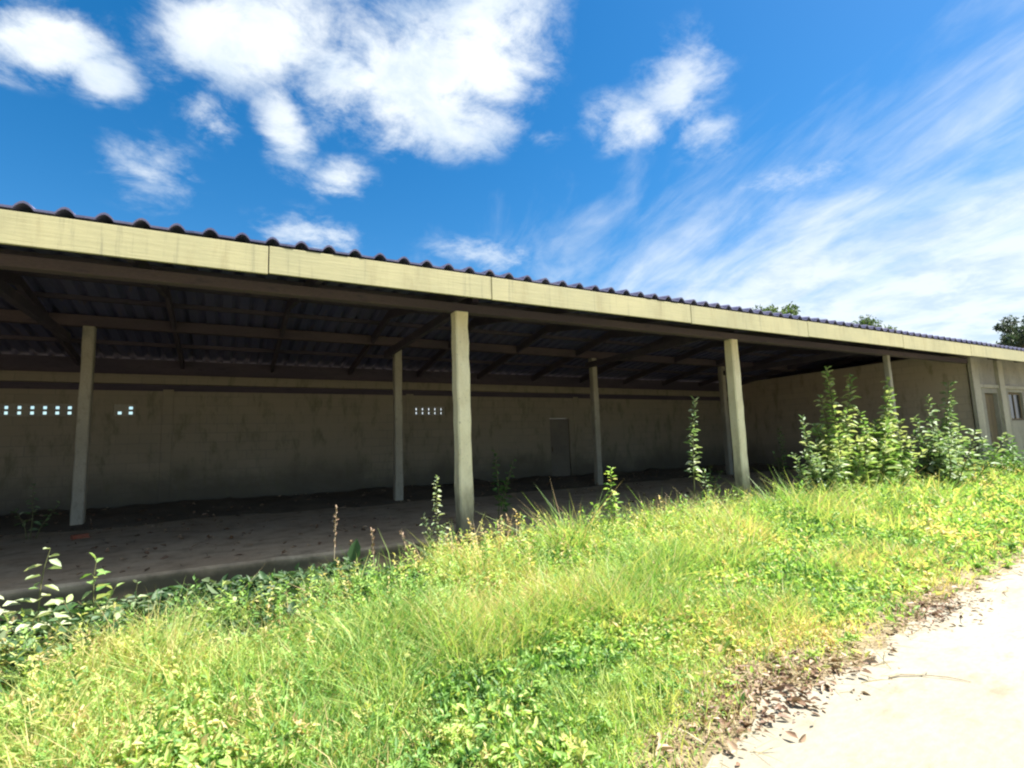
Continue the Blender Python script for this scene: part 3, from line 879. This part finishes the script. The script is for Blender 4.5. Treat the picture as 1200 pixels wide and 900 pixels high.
weed('weed', 'small weed under the eave at the left of the second front post', 'weed', (8.4, 7.3), [(0, 0, .75, .03), (.2, 0, .6, .1)], M['weed'], .13, 'weeds growing on the shed floor', seed=16, stem_r=.007, bare=.3, tint=.45, dens=28)
# broad pale leaves at the near left corner
GB = 'broad leaved weeds at the slab edge'
weed('weed', 'broad leaved weed with whitish leaves, tallest at the left end of the verge', 'weed', (-1.3, 5.5), [(.05, 0, .9, .06), (-.12, -.05, .62, -.1), (.02, -.1, .45, .05), (-.3, .1, .7, -.1), (.12, -.15, .5, .1)], M['paleweed'], .17, GB, seed=21, stem_r=.008, bare=.15, tint=.9, dens=24, shape=(.45, .62), elev=.1)
weed('weed', 'bright green broad leaved weed right of the whitish leaved one', 'weed', (-.95, 5.6), [(.02, 0, .78, .02), (.1, 0, .55, .08), (-.1, -.1, .5, -.05)], M['weed'], .16, GB, seed=22, stem_r=.008, bare=.15, tint=.95, dens=27, shape=(.45, .6), elev=.25)
weed('weed', 'small pale topped weed before the dark edge of the floor slab', 'weed', (-.68, 5.75), [(0, 0, .52, .04), (.1, 0, .3, .1)], M['paleweed'], .12, GB, seed=23, stem_r=.006, bare=.25, tint=.85, dens=26, shape=(.4, .6))
weed('weed', 'spreading low weed with broad leaves in the bottom left corner', 'weed', (-1.35, 4.9), [(0, 0, .45, .05), (.3, .05, .4, .15), (-.25, 0, .42, -.1), (.5, -.1, .33, .2), (.15, -.25, .35, .1)] + ramets(14, .32, .48, 24), M['paleweed'], .14, GB, seed=24, stem_r=.006, bare=.1, tint=.55, dens=26, shape=(.42, .6), elev=.15)
weed('weed', 'low dark weed patch between the bottom left corner and the slab', 'weed', (-.35, 5.35), [(0, 0, .38, .05), (.3, .1, .33, .1), (-.3, .05, .36, -.1), (.55, .15, .36, .15), (.2, .3, .3, .1)] + ramets(20, .5, .42, 25), M['weed'], .12, GB, seed=25, stem_r=.006, bare=.1, tint=.7, dens=28, shape=(.4, .6), elev=.2)


def stalk(name, label, cat, loc, h, lean, seed, group):
    rg = random.Random(seed)
    root = empty(name, (loc[0], loc[1], float(ground_z(*loc))))
    tag(root, label, cat, group)
    bm = bmesh.new()
    pts = [Vector((lean * t * t, .03 * t, h * t - .02)) for t in (0, .25, .5, .75, 1)]
    tube(bm, pts, [.006, .0055, .005, .004, .002], 5)
    obj('stem', bm, M['drystem'], root)
    B = []; D = []; L_ = []
    for j in range(46):
        t = .55 + .45 * j / 46
        q = t * 4; i = min(3, int(q)); P = pts[i].lerp(pts[i + 1], q - i)
        a = rg.uniform(0, 6.28); e = rg.uniform(.5, 1.2)
        B.append(P); D.append((math.cos(a) * math.cos(e), math.sin(a) * math.cos(e), math.sin(e))); L_.append(rg.uniform(.02, .05))
    B = np.array(B, float); D = np.array(D); L_ = np.array(L_)
    V_, F_ = leaves_np(B, D, RNG.normal(size=B.shape), L_, L_ * .45)
    mesh_np('seed_head', V_, [F_], np.repeat(np.array([rg.uniform(.6, 1) for _ in B]), 6), M['litter'], root)


GS = 'dry seed stalks at the back of the verge'
stalk('grass_stalk', 'tallest straw coloured seed stalk in front of the pale floor slab', 'stalk', (1.06, 6.1), .98, .03, 1, GS)
stalk('grass_stalk', 'short straw stalk just right of the tallest seed stalk', 'stalk', (1.22, 6.15), .58, .05, 2, GS)
stalk('grass_stalk', 'thin straw stalk third from the left before the floor slab', 'stalk', (1.50, 6.1), .70, -.02, 3, GS)
stalk('grass_stalk', 'bent straw stalk close to the grey flowered weed spire', 'stalk', (1.95, 6.2), .66, -.1, 4, GS)
stalk('grass_stalk', 'straw stalk standing just right of the brightest front post', 'stalk', (3.3, 6.3), .66, .05, 5, GS)

# ------------------------------------------------------------------ small things on the ground
bm = bmesh.new()
tube(bm, [(0, 0, .012), (.09, -.02, .016), (.2, -.09, .012), (.30, -.2, .014), (.36, -.3, .008)], [.006, .006, .005, .004, .002], 6)
tube(bm, [(.2, -.09, .013), (.26, -.10, .02), (.31, -.09, .025)], [.004, .003, .0015], 5)
tw = obj('twig', bm, M['drystem'])
tw.location = (3.86, 2.02, G0 + .004)
tag(tw, 'thin dry twig lying on the pale road', 'twig')

V_, F_ = leaves_np(np.array([[0, 0, .03], [.07, .03, .05]]), np.array([[1, -.3, .2], [.6, .7, .15]]), np.array([[.1, .2, 1], [-.2, .1, 1]]), np.array([.11, .08]), np.array([.05, .035]), .35, .2)
dl = mesh_np('dead_leaf', V_, [F_], np.full(12, .95), M['litter'])
dl.location = (1.93, 2.15, G0 + .03)
tag(dl, 'large pale pinkish curled dead leaf at the edge of the road', 'leaf')

bm = boxes((-.11, .11, -.05, .05, 0, .065))
bmesh.ops.subdivide_edges(bm, edges=bm.edges[:], cuts=3, use_grid_fill=True)
for v in bm.verts:
    if v.co.x > .05: v.co += Vector((random.uniform(-.03, .01), random.uniform(-.012, .012), random.uniform(-.012, .004)))
    else: v.co += Vector((random.uniform(-.003, .003), random.uniform(-.003, .003), random.uniform(-.002, .002)))
bk = obj('broken_brick', bm, M['brick'])
bk.location = (-2.0, 10.75, .004); bk.rotation_euler = (0, 0, .5)
tag(bk, 'broken red brick lying on the floor before the leftmost inner post', 'brick')

# ------------------------------------------------------------------ trees beyond the shed
def tree(label, loc, h, cr, mat, seed, nleaf=5200, leaf=.30, flat=.8):
    rg = np.random.default_rng(seed)
    root = empty('tree', (loc[0], loc[1], G0))
    tag(root, label, 'tree', 'trees behind the shed')
    bm = bmesh.new()
    tp = [Vector((0, 0, -.1)), Vector((.15, .1, h * .25)), Vector((.05, .2, h * .5)), Vector((.25, .1, h * .78))]
    tube(bm, tp, [.30, .24, .17, .07], 8)
    tips = []
    for i in range(11):
        a = i * 2.4 + rg.normal(0, .3); z0 = h * rg.uniform(.35, .7)
        q = min(2, int(z0 / h / .26)); s = Vector((.1, .12, z0))
        rr = cr * rg.uniform(.45, .85); e = s + Vector((math.cos(a) * rr, math.sin(a) * rr, h * rg.uniform(.08, .26)))
        e.z = min(e.z, h * .93)
        tube(bm, [s, s.lerp(e, .5) + Vector((0, 0, .25)), e], [.11, .07, .025], 6); tips.append(e)
        for _ in range(2):
            e2 = e + Vector((rg.normal(0, cr * .25), rg.normal(0, cr * .25), abs(rg.normal(0, h * .06))))
            tube(bm, [s.lerp(e, .6), e2], [.045, .015], 5); tips.append(e2)
    tips.append(Vector((.25, .1, h * .93)))
    obj('trunk', bm, M['bark'], root)
    tips = np.array([tuple(t) for t in tips])
    idx = rg.integers(0, len(tips), nleaf)
    rad = cr * rg.uniform(.16, .34, len(tips))[idx]
    off = rg.normal(size=(nleaf, 3)); off /= np.linalg.norm(off, axis=1, keepdims=True)
    P = tips[idx] + off * (rad * rg.random(nleaf) ** .45)[:, None] * np.array([1, 1, flat])
    P[:, 2] = np.minimum(P[:, 2], h)
    D = rg.normal(size=(nleaf, 3)); D[:, 2] -= .3
    V_, F_ = leaves_np(P, D, rg.normal(size=(nleaf, 3)) + np.array([0, 0, 1.0]), leaf * rg.uniform(.6, 1.3, nleaf), leaf * rg.uniform(.3, .55, nleaf))
    tint = np.clip(.5 + rg.normal(0, .18, len(tips))[idx] + rg.normal(0, .15, nleaf), 0, 1)
    mesh_np('crown', V_, [F_], np.repeat(tint, 6), mat, root)


tree('taller airy tree whose crown tops the roof line before the right end', (39.6, 28), 13.1, 3.4, M['tree'], 1)
tree('rounder tree just showing over the roof right of the taller one', (56.5, 30), 13.6, 3.6, M['tree'], 2)
tree('dark bluish tree standing beyond the roof at the right edge', (68.2, 19.0), 13.4, 3.0, M['bluetree'], 3)
